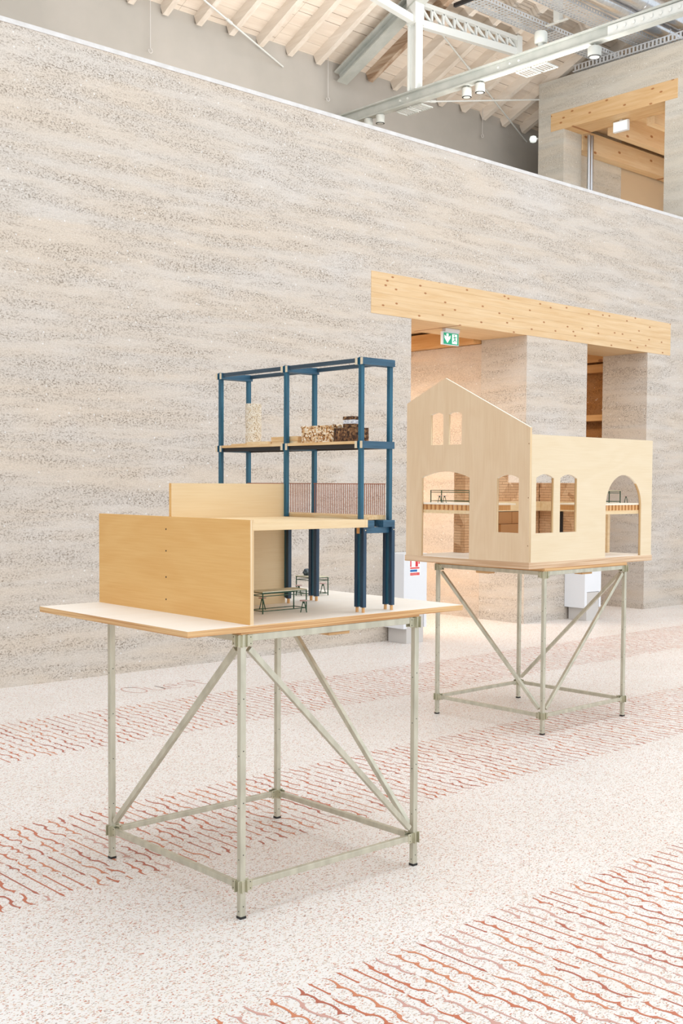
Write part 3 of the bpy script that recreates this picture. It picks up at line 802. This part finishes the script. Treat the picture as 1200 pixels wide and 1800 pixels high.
for v in bm.verts:
    d = 1 + 0.28*noise.noise(v.co*1.7+Vector((4, 2, 1)))
    sv.append((1.0625+v.co.x*0.027*d, 0.842+v.co.y*0.022*d, Z1+0.0972+0.0165+max(-0.0165, v.co.z*0.019*d)))
bm.verts.index_update(); st.add(sv, [tuple(v.index for v in f.verts) for f in bm.faces]); bm.free()
single('stone', 'rough blue grey stone lying on a miniature green table', 'stone', st, 'stone', (1.0625, 0.842, Z1+0.0972), T1)

# ================================================================== MODEL 2 : plywood house
hm_ = Thing('plywood_house_model', 'pale plywood model house with gable front and arched openings', 'model', (0.6, 0.6, Z2), T2)
GX = -0.165
ay = arch(0.5506, 1.0196, Z2, 1.798, 1.842)
door = ay[2:]                                     # right springing -> crown -> left springing (y decreasing)
outer = [(0.012, Z2), (0.5506, Z2)] + list(reversed(door))[0:] + [(1.0196, Z2), (1.177, Z2), (1.177, 2.354), (0.7926, 2.524), (0.012, 2.141)]
holes = [arch(0.105, 0.2975, 1.414, 1.793, 1.818), arch(0.809, 0.932, 2.038, 2.259, 2.273), arch(0.630, 0.757, 2.038, 2.259, 2.273)]
me = sheet(outer, holes, 0.020, ['ply_pale_z', 'edge_x', 'edge_pale'], 'x', GX, hm_.base)
gp = hm_.part('gable_panel', me, None)
for y, z in ((0.022, 2.03), (0.022, 1.66), (0.022, 1.33)):
    hm_.part('screw', MB().tube((GX-0.0006, y, z), (GX+0.001, y, z), 0.004, 10), 'brickgap', parent=gp)
ar = arch(0.741, 1.209, Z2, 1.602, 1.8266, 20)
d2 = list(reversed(ar[2:]))
outer = [(GX+0.0205, Z2), (0.741, Z2)] + d2 + [(1.209, Z2), (1.357, Z2), (1.357, 2.094), (GX+0.0205, 2.094)]
holes = [arch(-0.092, 0.106, 1.414, 1.796, 1.823), arch(0.181, 0.379, 1.414, 1.796, 1.823)]
me = sheet(outer, holes, 0.020, ['ply_pale_x', 'edge_y', 'edge_pale'], 'y', 0.012, hm_.base)
hm_.part('side_panel', me, None)
# mezzanine decks behind the openings
hm_.part('deck', MB().box(GX+0.021, 0.25, 0.46, 1.17, 1.600, 1.6115), 'edge_pale')
hm_.part('deck', MB().box(0.66, 1.335, 0.033, 0.40, 1.600, 1.6115), 'edge_pale')
hm_.part('deck_beam', MB().box(GX+0.022, GX+0.062, 0.47, 1.16, 1.535, 1.560), 'slab')
hm_.part('deck_beam', MB().box(0.67, 1.33, 0.034, 0.07, 1.532, 1.560), 'slab')
for i in range(15):
    y = 0.50 + 0.0432*i
    hm_.part('deck_peg', MB().tube((GX+0.042, y, 1.560), (GX+0.042, y, 1.600), 0.0155, 12), 'dowel', smooth=True)
for i in range(14):
    x = 0.71 + 0.0432*i
    hm_.part('deck_peg', MB().box(x-0.013, x+0.013, 0.036, 0.062, 1.560, 1.600), 'dowel')
for x0, x1, y0, y1 in ((GX+0.08, 0.24, 0.50, 0.53), (GX+0.08, 0.24, 1.10, 1.13)):
    hm_.part('deck_joist', MB().box(x0, x1, y0, y1, 1.560, 1.600), 'dowel')
for x0, x1 in ((0.70, 0.73), (1.26, 1.29)):
    hm_.part('deck_joist', MB().box(x0, x1, 0.08, 0.39, 1.560, 1.600), 'dowel')
hm_.part('deck_post', MB().box(1.30, 1.33, 0.37, 0.40, Z2, 1.600), 'slab')
# little brick walls
def bricks(x0, x1, z0, z1, emit, bl=0.085, bh=0.0215, gap=0.0018):
    r = random.Random(11); row = 0; z = z0
    while z < z1-0.004:
        zz = min(z+bh, z1); x = x0 - (bl/2 if row % 2 else 0) - r.random()*0.02
        while x < x1:
            xa, xb = max(x, x0), min(x+bl, x1)
            if xb-xa > 0.006: emit(xa+gap/2, xb-gap/2, z+gap/2, zz-gap/2, r.random()*0.003)
            x += bl
        z = zz; row += 1
bk = MB(); YB = 1.05
bricks(0.36, 0.892, Z2, 1.95, lambda a_, b_, c_, d_, e_: bk.box(a_, b_, YB-e_, YB+0.06, c_, d_))
bricks(0.893, 1.298, Z2, 1.766, lambda a_, b_, c_, d_, e_: bk.box(a_, b_, YB-e_, YB+0.06, c_, d_))
hm_.part('brick_wall', bk, 'brick', kind='stuff', label='tiny tan bricks of the back wall')
hm_.part('brick_core', MB().box(0.364, 0.888, YB+0.006, YB+0.112, Z2, 1.947).box(0.888, 1.36, YB+0.006, YB+0.112, Z2, 1.763), 'brickgap')
bk2 = MB()
bricks(0.62, YB-0.006, Z2, 1.766, lambda a_, b_, c_, d_, e_: bk2.box(1.30-e_, 1.345, a_, b_, c_, d_))
hm_.part('brick_wall', bk2, 'brick', kind='stuff', label='tiny tan bricks of the end wall')
hm_.part('brick_core', MB().box(1.306, 1.36, 0.622, YB+0.005, Z2, 1.763), 'brickgap')
bke = MB()
bricks(YB+0.002, YB+0.11, Z2, 1.95, lambda a_, b_, c_, d_, e_: bke.box(0.358-e_, 0.3635, a_, b_, c_, d_))
hm_.part('brick_wall', bke, 'brick', kind='stuff')
hm_.part('ledger', MB().box(0.37, 1.296, 0.99, 1.046, 1.535, 1.612), 'slab')
hm_.part('ledger', MB().box(1.245, 1.2965, 0.63, 0.988, 1.535, 1.612), 'slab')
hm_.part('doorway_shade', MB().box(1.288, 1.2965, 0.80, 0.905, Z2, 1.53), 'near_black')  # flat dark panel painting the shade inside an open doorway
for k in range(2):
    hm_.part('cabinet_front', MB().box(0.70+0.165*k, 0.86+0.165*k, 0.985, 1.046, 1.435, 1.53), 'cab_shaded', bevel=0.001)
hm_.part('cabinet_front', MB().box(0.70, 1.025, 0.965, 1.046, Z2, 1.432), 'cab_shaded', bevel=0.001)
single('stone', 'tiny dark red stone seen through the first side window of the house model', 'stone',
       rough_box(1.13, 1.19, 0.995, 1.035, 1.6125, 1.637, 0.006, 40, 9, 5), 'redstone', (1.16, 1.015, 1.6125), T2, smooth=True)
mini_table(T2, 'miniature green table frame on the deck in the gable doorway', (0.06, 0.885, 1.612), 0.12, 0.385, top=None, thick=0.0034)
mini_stool(T2, 'miniature stool in the gable doorway, nearer the left jamb', (-0.07, 0.925, 1.612), -45)
mini_stool(T2, 'miniature stool in the gable doorway, nearer the middle', (-0.07, 0.875, 1.612), -45)
mini_table(T2, 'miniature green table behind the round arch of the house model', (1.05, 0.23, 1.612), 0.26, 0.10, thick=0.0034)
mini_stool(T2, 'miniature stool at the right of the round arch', (1.29, 0.20, 1.612), -45)

# ================================================================== FIRE CABINETS, SIGNS
def fire_cabinet(label, x0, x1, ztop, sign):
    t = Thing('fire_cabinet', label, 'cabinet', ((x0+x1)/2, 8.95, 0), W0, 'white extinguisher cabinets')
    yf, yb = 8.80, D-0.004
    m = MB()
    m.box(x0, x0+0.016, yf, yb, 0.165, ztop); m.box(x1-0.016, x1, yf, yb, 0.165, ztop)
    m.box(x0+0.016, x1-0.016, yf, yb, ztop-0.016, ztop); m.box(x0+0.016, x1-0.016, yf, yf+0.016, 0.37, ztop-0.016)
    m.box(x0+0.016, x0+0.05, yf, yf+0.016, 0.165, 0.37); m.box(x1-0.04, x1-0.016, yf, yf+0.016, 0.165, 0.37)
    t.part('hood', m, 'white')
    t.part('base', MB().box(x0+0.05, x1-0.045, yf+0.004, yb-0.03, 0, 0.365), 'grey', bevel=0.003)
    t.part('lock', MB().tube(((x0+x1)/2+0.05, yf-0.004, 0.24), ((x0+x1)/2+0.05, yf+0.006, 0.24), 0.014, 14), 'tube', smooth=True)
    if sign:
        sx0, sx1 = x0+0.095, x0+0.25; y = yf-0.0015
        s = t.part('safety_sign', MB().box(sx0, sx1, y, yf, 0.742, 0.955), 'signwhite')
        q = lambda nm, a_, b_, c_, d_, m_: t.part(nm, MB().box(sx0+a_*(sx1-sx0), sx0+b_*(sx1-sx0), y-0.001, y-0.0002, c_, d_), m_, parent=s)
        q('red_panel', 0.0, 0.13, 0.842, 0.950, 'red'); q('red_panel', 0.52, 0.8, 0.842, 0.950, 'red')
        q('pictogram', 0.84, 0.97, 0.87, 0.94, 'red')
        q('text_strip', 0.0, 0.95, 0.818, 0.838, 'rose'); q('blue_strip', 0.0, 0.72, 0.786, 0.812, 'signblue')
        q('red_strip', 0.0, 0.97, 0.746, 0.779, 'rose')
        for k in range(3): q('text_line', 0.06, 0.7, 0.752+0.009*k, 0.754+0.009*k, 'signwhite')
    return t
fire_cabinet('white fire cabinet with a red safety sign left of the wide opening', 8.975, 9.337, 0.985, True)
fire_cabinet('white fire cabinet in front of the pillar between the openings', 12.285, 12.64, 0.80, False)

ex = Thing('exit_sign', 'green emergency exit sign hanging under the timber lintel', 'sign', (10.34, 9.4, 3.606))
ex.part('mount', MB().box(10.235, 10.485, 9.37, 9.43, 3.565, 3.6055), 'white', bevel=0.004)
hs_ = ex.part('housing', MB().box(10.19, 10.485, 9.385, 9.415, 3.41, 3.565), 'white', bevel=0.003)
ex.part('face', MB().box(10.212, 10.475, 9.3825, 9.3848, 3.418, 3.553), 'signgreen')
px = lambda u: 10.212+0.263*u
pz = lambda v: 3.418+0.135*v
y = 9.3815
ex.part('door_panel', MB().box(px(0.56), px(0.9), y, y+0.0008, pz(0.08), pz(0.92)), 'signwhite', label='white doorway of the pictogram')
ex.part('arrow', MB().prism([(px(0.25), pz(0.1)), (px(0.45), pz(0.55)), (px(0.45), pz(0.8)), (px(0.32), pz(0.62)), (px(0.32), pz(0.93)), (px(0.18), pz(0.93)), (px(0.18), pz(0.62)), (px(0.05), pz(0.8)), (px(0.05), pz(0.55))], 'y', y, y+0.0008), 'signwhite')
rm = MB(); yr = y-0.0009
rm.prism([(px(0.70)+0.009*math.cos(a_*PI/5), pz(0.82)+0.009*math.sin(a_*PI/5)) for a_ in range(10)], 'y', yr, yr+0.0006)
for (u0, v0, u1, v1, wd) in ((0.72, 0.72, 0.75, 0.45, 0.016), (0.75, 0.45, 0.84, 0.28, 0.011), (0.75, 0.45, 0.66, 0.3, 0.011), (0.66, 0.3, 0.6, 0.3, 0.009), (0.71, 0.68, 0.62, 0.58, 0.008), (0.74, 0.68, 0.86, 0.66, 0.008)):
    rm.bar((px(u0), yr, pz(v0)), (px(u1), yr, pz(v1)), 0.0012, wd, up=(0.3, 0, 1))
ex.part('running_figure', rm, 'signgreen')
single('timber_plinth', 'low pale timber plinth end at the right edge beside the earth wall', 'plinth',
       MB().box(15.2, 16.4, 8.86, 9.10, 0.0, 0.075).box(15.19, 16.4, 8.85, 9.11, 0.075, 0.098), 'slab', (15.8, 8.98, 0))

# ================================================================== OVERHEAD STEEL AND SERVICES
TXX = 12.2; tr = Thing('roof_truss', 'pale grey steel roof truss with long tie beam across the hall', 'truss', (TXX, 10, 7.25))
ib = MB(); z0, z1 = 7.245, 7.425
ib.box(TXX-0.06, TXX+0.06, 2.0, 13.5, z0, z0+0.022); ib.box(TXX-0.06, TXX+0.06, 2.0, 13.5, z1-0.022, z1); ib.box(TXX-0.012, TXX+0.012, 2.0, 13.5, z0+0.022, z1-0.022)
tbm = tr.part('tie_beam', ib, 'steel_grey', bevel=0.003)
sp_ = tr.part('splice_plate', MB().box(TXX-0.03, TXX-0.0125, 7.4, 8.5, z0+0.03, z1-0.03), 'steel_white', parent=tbm)
rv = MB()
for k in range(8): rv.tube((TXX-0.042, 7.5+0.125*k, 7.335), (TXX-0.03, 7.5+0.125*k, 7.335), 0.02, 10, 0.012)
tr.part('rivets', rv, 'steel_white', parent=sp_, kind='stuff')
bw = MB()
for yy in (9.9, 10.05, 10.25, 11.95, 12.1): bw.tube((TXX-0.022, yy, 7.345), (TXX-0.012, yy, 7.345), 0.017, 8)
tr.part('bolts', bw, 'steel_white', parent=tbm, kind='stuff')
YPO = 11.82
kp = MB(); kp.box(TXX-0.07, TXX+0.07, YPO-0.085, YPO-0.065, z1, 9.0); kp.box(TXX-0.07, TXX+0.07, YPO+0.065, YPO+0.085, z1, 9.0); kp.box(TXX-0.012, TXX+0.012, YPO-0.065, YPO+0.065, z1, 9.0)
tr.part('king_post', kp, 'steel_white')
tr.part('gusset', MB().box(TXX-0.09, TXX+0.09, YPO-0.09, YPO+0.09, 8.35, 8.95), 'steel_white')
# principal rafter following the slope
pr_ = MB(); slab_on_roof(pr_, TXX-0.10, TXX+0.10, -0.02, ROOF_L, -0.36, -0.335); slab_on_roof(pr_, TXX-0.012, TXX+0.012, -0.02, ROOF_L, -0.335, -0.19); slab_on_roof(pr_, TXX-0.10, TXX+0.10, -0.02, ROOF_L, -0.19, -0.165)
tr.part('principal_rafter', pr_, 'steel_grey')
tr.part('knee_brace', MB().bar((TXX-0.08, YPO, 8.42), (TXX-1.1, YPO, 8.56), 0.09, 0.10), 'steel_white')
# longitudinal lattice girder
lg = Thing('lattice_girder', 'white lattice girder running off the truss post toward the cable trays', 'girder', (13.4, YPO, 8.4))
x0, x1 = TXX+0.1, 14.5
lg.part('chord', MB().bar((x0, YPO, 8.40), (x1, YPO, 8.545), 0.08, 0.11), 'steel_white')
lg.part('chord', MB().bar((x0, YPO, 8.68), (x1, YPO, 8.75), 0.08, 0.06), 'steel_white')
n = 9
for k in range(n):
    xa = x0+(x1-x0)*k/n; xb = x0+(x1-x0)*(k+0.5)/n; xc = x0+(x1-x0)*(k+1)/n
    f1 = lambda x: 8.44+0.14*(x-x0)/(x1-x0); f2 = lambda x: 8.66+0.07*(x-x0)/(x1-x0)
    lg.part('lacing', MB().bar((xa, YPO, f2(xa)), (xc, YPO, f1(xc)), 0.03, 0.035), 'steel_white')
    lg.part('lacing', MB().bar((xc, YPO, f1(xc)), (xc, YPO, f2(xc)), 0.03, 0.035), 'steel_white')
lg.part('end_plate', MB().box(x1-0.05, x1+0.06, YPO-0.06, YPO+0.06, 8.5, 8.79), 'steel_white')
for (p, q, lab) in (((9.25, 12.9, 8.21), (11.11, 13.485, 7.93), 'thin white tie rod slanting to the plaster wall at upper left'),
                    ((13.0, 12.1, 8.57), (16.85, 13.485, 7.98), 'thin white tie rod slanting to the wall beside the upper opening'),
                    ((12.21, 12.54, 7.432), (15.995, 12.54, 8.32), 'thin white horizontal tie rod behind the spotlights')):
    t = Thing('tie_rod', lab, 'rod', ((p[0]+q[0])/2, (p[1]+q[1])/2, min(p[2], q[2])), W0, 'tie rods')
    t.part('rod', MB().tube(p, q, 0.013, 8), 'steel_white', smooth=True)
    m_ = Vector(p).lerp(Vector(q), 0.3); d_ = (Vector(q)-Vector(p)).normalized()
    t.part('turnbuckle', MB().tube(m_-d_*0.06, m_+d_*0.06, 0.022, 8), 'steel_white', smooth=True)
for (x, y, z0_, z1_, lab) in ((8.75, 13.42, 7.58, 8.9, 'hanging wire with hook at upper left of the plaster wall'), (11.95, 13.42, 7.66, 8.6, 'hanging wire with hook left of the steel tie beam'), (15.55, 13.42, 7.84, 8.5, 'hanging wire left of the upper earth volume')):
    t = Thing('hanging_wire', lab, 'wire', (x, y, z0_), W0, 'hanging wires')
    t.part('wire', MB().tube((x, y, z0_), (x, y, z1_), 0.005, 6), 'grey')
    hk = MB()
    pts = [Vector((x+0.03*math.sin(a_*PI/6), y, z0_-0.03+0.03*math.cos(a_*PI/6))) for a_ in range(0, 11)]
    for a_, b_ in zip(pts, pts[1:]): hk.tube(a_, b_, 0.006, 6)
    t.part('hook', hk, 'grey')

def spotlight(label, y, z, x=TXX, r=0.068, h=0.12, up=False):
    t = Thing('spotlight', label, 'lamp', (x, y, z), W0, 'cylindrical spotlights')
    zt = z+h
    t.part('body', MB().lathe((x, y, z), [(r*0.94, 0), (r, 0.01), (r, h-0.012), (r*0.9, h)], 24), 'lamp_white', smooth=True)
    t.part('rim', MB().lathe((x, y, z-0.004), [(r*0.97, 0), (r*0.97, 0.0045)], 24), 'black', smooth=True)
    t.part('lens', MB().lathe((x, y, z-0.006), [(r*0.72, 0), (r*0.72, 0.003)], 24), 'lamp_white', smooth=True)
    t.part('stem', MB().tube((x, y, zt), (x, y, max(zt+0.02, 7.245)), 0.014, 10), 'lamp_white', smooth=True)
spotlight('pale spotlight at the far end of the tie beam, left one of its pair', 12.78, 7.12)
spotlight('pale spotlight at the far end of the tie beam, right one of its pair', 12.53, 7.12)
spotlight('pale spotlight mid tie beam, left one of its pair', 10.82, 7.095)
spotlight('pale spotlight mid tie beam, right one of its pair', 10.58, 7.10)
spotlight('larger pale spotlight hanging from the tie beam near the cable tray', 8.71, 7.085, r=0.085)
t = Thing('junction_can', 'short white cylinder standing on top of the tie beam', 'lamp', (TXX, 9.55, 7.43))
t.part('body', MB().lathe((TXX, 9.55, 7.475), [(0.075, 0), (0.085, 0.02), (0.085, 0.13), (0.07, 0.15)], 22), 'lamp_white', smooth=True)
t.part('neck', MB().tube((TXX, 9.55, 7.425), (TXX, 9.55, 7.476), 0.04, 12), 'lamp_white')
for yy, lab in ((11.96, 'white twin grid lamp under the tie beam by the king post'), (9.72, 'white twin grid lamp under the tie beam near the trays')):
    t = Thing('grid_lamp', lab, 'lamp', (TXX+0.15, yy, 7.21), W0, 'grid lamps')
    for k in range(2):
        xa = TXX+0.02; ya = yy-0.26+0.28*k
        t.part('frame', MB().box(xa, xa+0.24, ya, ya+0.012, 7.21, 7.225).box(xa, xa+0.24, ya+0.228, ya+0.24, 7.21, 7.225).box(xa, xa+0.012, ya+0.012, ya+0.228, 7.21, 7.225).box(xa+0.228, xa+0.24, ya+0.012, ya+0.228, 7.21, 7.225), 'lamp_white')
        for j in range(4): t.part('louvre', MB().box(xa+0.012, xa+0.228, ya+0.04+0.045*j, ya+0.05+0.045*j, 7.215, 7.222), 'lamp_white')
    t.part('stem', MB().tube((TXX+0.05, yy, 7.222), (TXX+0.05, yy, 7.246), 0.012, 8), 'grey')

def tray(label, horizontal, a0, a1, c0, c1, z, side=0.07):
    """perforated cable tray: bottom strips with slots, two folded sides with slots"""
    t = Thing('cable_tray', label, 'cable tray', ((a0+a1)/2 if horizontal == 'x' else (c0+c1)/2, (c0+c1)/2 if horizontal == 'x' else (a0+a1)/2, z), W0, 'perforated cable trays')
    def B(m, u0, u1, v0, v1, z0_, z1_):
        if horizontal == 'x': m.box(u0, u1, v0, v1, z0_, z1_)
        else: m.box(v0, v1, u0, u1, z0_, z1_)
    m = MB(); nr = 5; wdt = (c1-c0)
    for k in range(nr+1):            # continuous strips
        vc = c0+wdt*k/nr; B(m, a0, a1, max(c0, vc-0.011), min(c1, vc+0.011), z, z+0.002)
    u = a0; step = 0.075
    while u < a1-0.02:               # bridges between slots
        B(m, u, u+0.038, c0, c1, z+0.0021, z+0.0035); u += step
    t.part('bottom', m, 'tray')
    for v in (c0, c1):
        s = MB(); B(s, a0, a1, v-0.0015, v+0.0015, z, z+0.018); B(s, a0, a1, v-0.0015, v+0.0015, z+side-0.018, z+side)
        u = a0
        while u < a1-0.02: B(s, u, u+0.035, v-0.0013, v+0.0013, z+0.018, z+side-0.018); u += 0.07
        t.part('side', s, 'tray')
    return t
t = tray('perforated cable tray above the lattice girder, farther one of the high pair', 'x', 12.95, 16.9, 11.28, 11.60, 8.80)
t.part('end_bar', MB().box(12.9, 12.95, 10.9, 11.72, 8.78, 8.83), 'near_black')
tray('perforated cable tray beside the silver ducts, nearer one of the high pair', 'x', 12.6, 16.9, 10.5, 10.84, 8.82)
tray('perforated cable tray along the top of the upper earth volume', 'y', 9.25, 11.84, TX-0.02, TX+0.28, 8.60, 0.11)
tray('dark perforated cable tray low above the upper earth volume', 'x', 14.6, 16.0, 11.15, 11.5, 8.72)
for k, (yy, zz, r) in enumerate(((10.32, 8.95, 0.125), (10.02, 9.0, 0.125))):
    t = Thing('ventilation_duct', ['silver ventilation duct next to the cable tray', 'silver ventilation duct nearest the camera'][k], 'duct', (15, yy, zz-r), W0, 'silver ducts')
    t.part('pipe', MB().tube((12.8, yy, zz), (17.5, yy, zz), r, 28), 'duct', smooth=True)
    for x in (13.9, 15.2, 16.3): t.part('collar', MB().tube((x, yy, zz), (x+0.03, yy, zz), r+0.006, 28), 'duct', smooth=True)
hg = Thing('tray_hanger', 'white steel hanger above the two cable trays', 'bracket', (14.6, 11.15, 8.8))
hg.part('drop', MB().box(14.45, 14.56, 10.98, 11.08, 8.8, 9.2), 'steel_white')
hg.part('arm', MB().box(14.48, 14.53, 10.86, 11.26, 8.785, 8.80), 'steel_white')
gl = Thing('round_lamp', 'small round white lamp at the corner of the upper earth volume', 'lamp', (15.97, 12.62, 7.61))
gl.part('globe', MB().lathe((15.97, 12.64, 7.61), [(0.01, 0), (0.05, 0.015), (0.066, 0.06), (0.05, 0.105), (0.01, 0.12)], 18), 'signwhite', smooth=True)
gl.part('bracket', MB().box(15.99, 16.05, 12.555, 12.64, 7.66, 7.68), 'grey')

lu = Thing('fill_uplight', 'added slim fill light lying unseen on top of the rammed earth wall', 'lamp', (9.8, D+0.45, ZW))  # unseen strip, added to brighten the roof and plaster above
lu.part('housing', MB().box(6.0, 13.6, D+0.40, D+0.50, ZW, ZW+0.03), 'lamp_white')
ld = bpy.data.lights.new('fill_uplight', 'AREA'); ld.shape = 'RECTANGLE'; ld.size = 7.5; ld.size_y = 0.1; ld.energy = 370; ld.color = (1.0, 0.975, 0.94)
lo = bpy.data.objects.new('fill_light', ld); C.objects.link(lo); lo.parent = lu.o; lo.location = (0, 0, 0.035); lo.rotation_euler = (PI-0.2, 0, 0)

# unseen fill panels, added to brighten the passage, recess and upper room
def fill_panel(name, label, x0, x1, y0, y1, z, power, col):
    t = Thing(name, label, 'lamp', ((x0+x1)/2, (y0+y1)/2, z))
    t.part('housing', MB().box(x0, x1, y0, y1, z, z+0.03), 'lamp_white')
    ld = bpy.data.lights.new(name, 'AREA'); ld.shape = 'RECTANGLE'; ld.size = x1-x0; ld.size_y = y1-y0; ld.energy = power; ld.color = col
    o = bpy.data.objects.new('fill_light', ld); C.objects.link(o); o.parent = t.o; o.location = (0, 0, -0.01)
fill_panel('passage_fill', 'added flat fill panel in the passage behind the wide opening', 8.2, 9.4, 10.2, 12.4, 3.70, 200, (1.0, 0.84, 0.68))
fill_panel('recess_fill', 'added flat fill panel in the narrow recess behind the pillar', 12.4, 12.9, 10.2, 11.2, 3.70, 28, (1.0, 0.84, 0.66))
fill_panel('upper_fill', 'added flat fill panel in the upper room', 17.2, 18.2, 9.45, 9.85, 7.9, 190, (1.0, 0.88, 0.74))
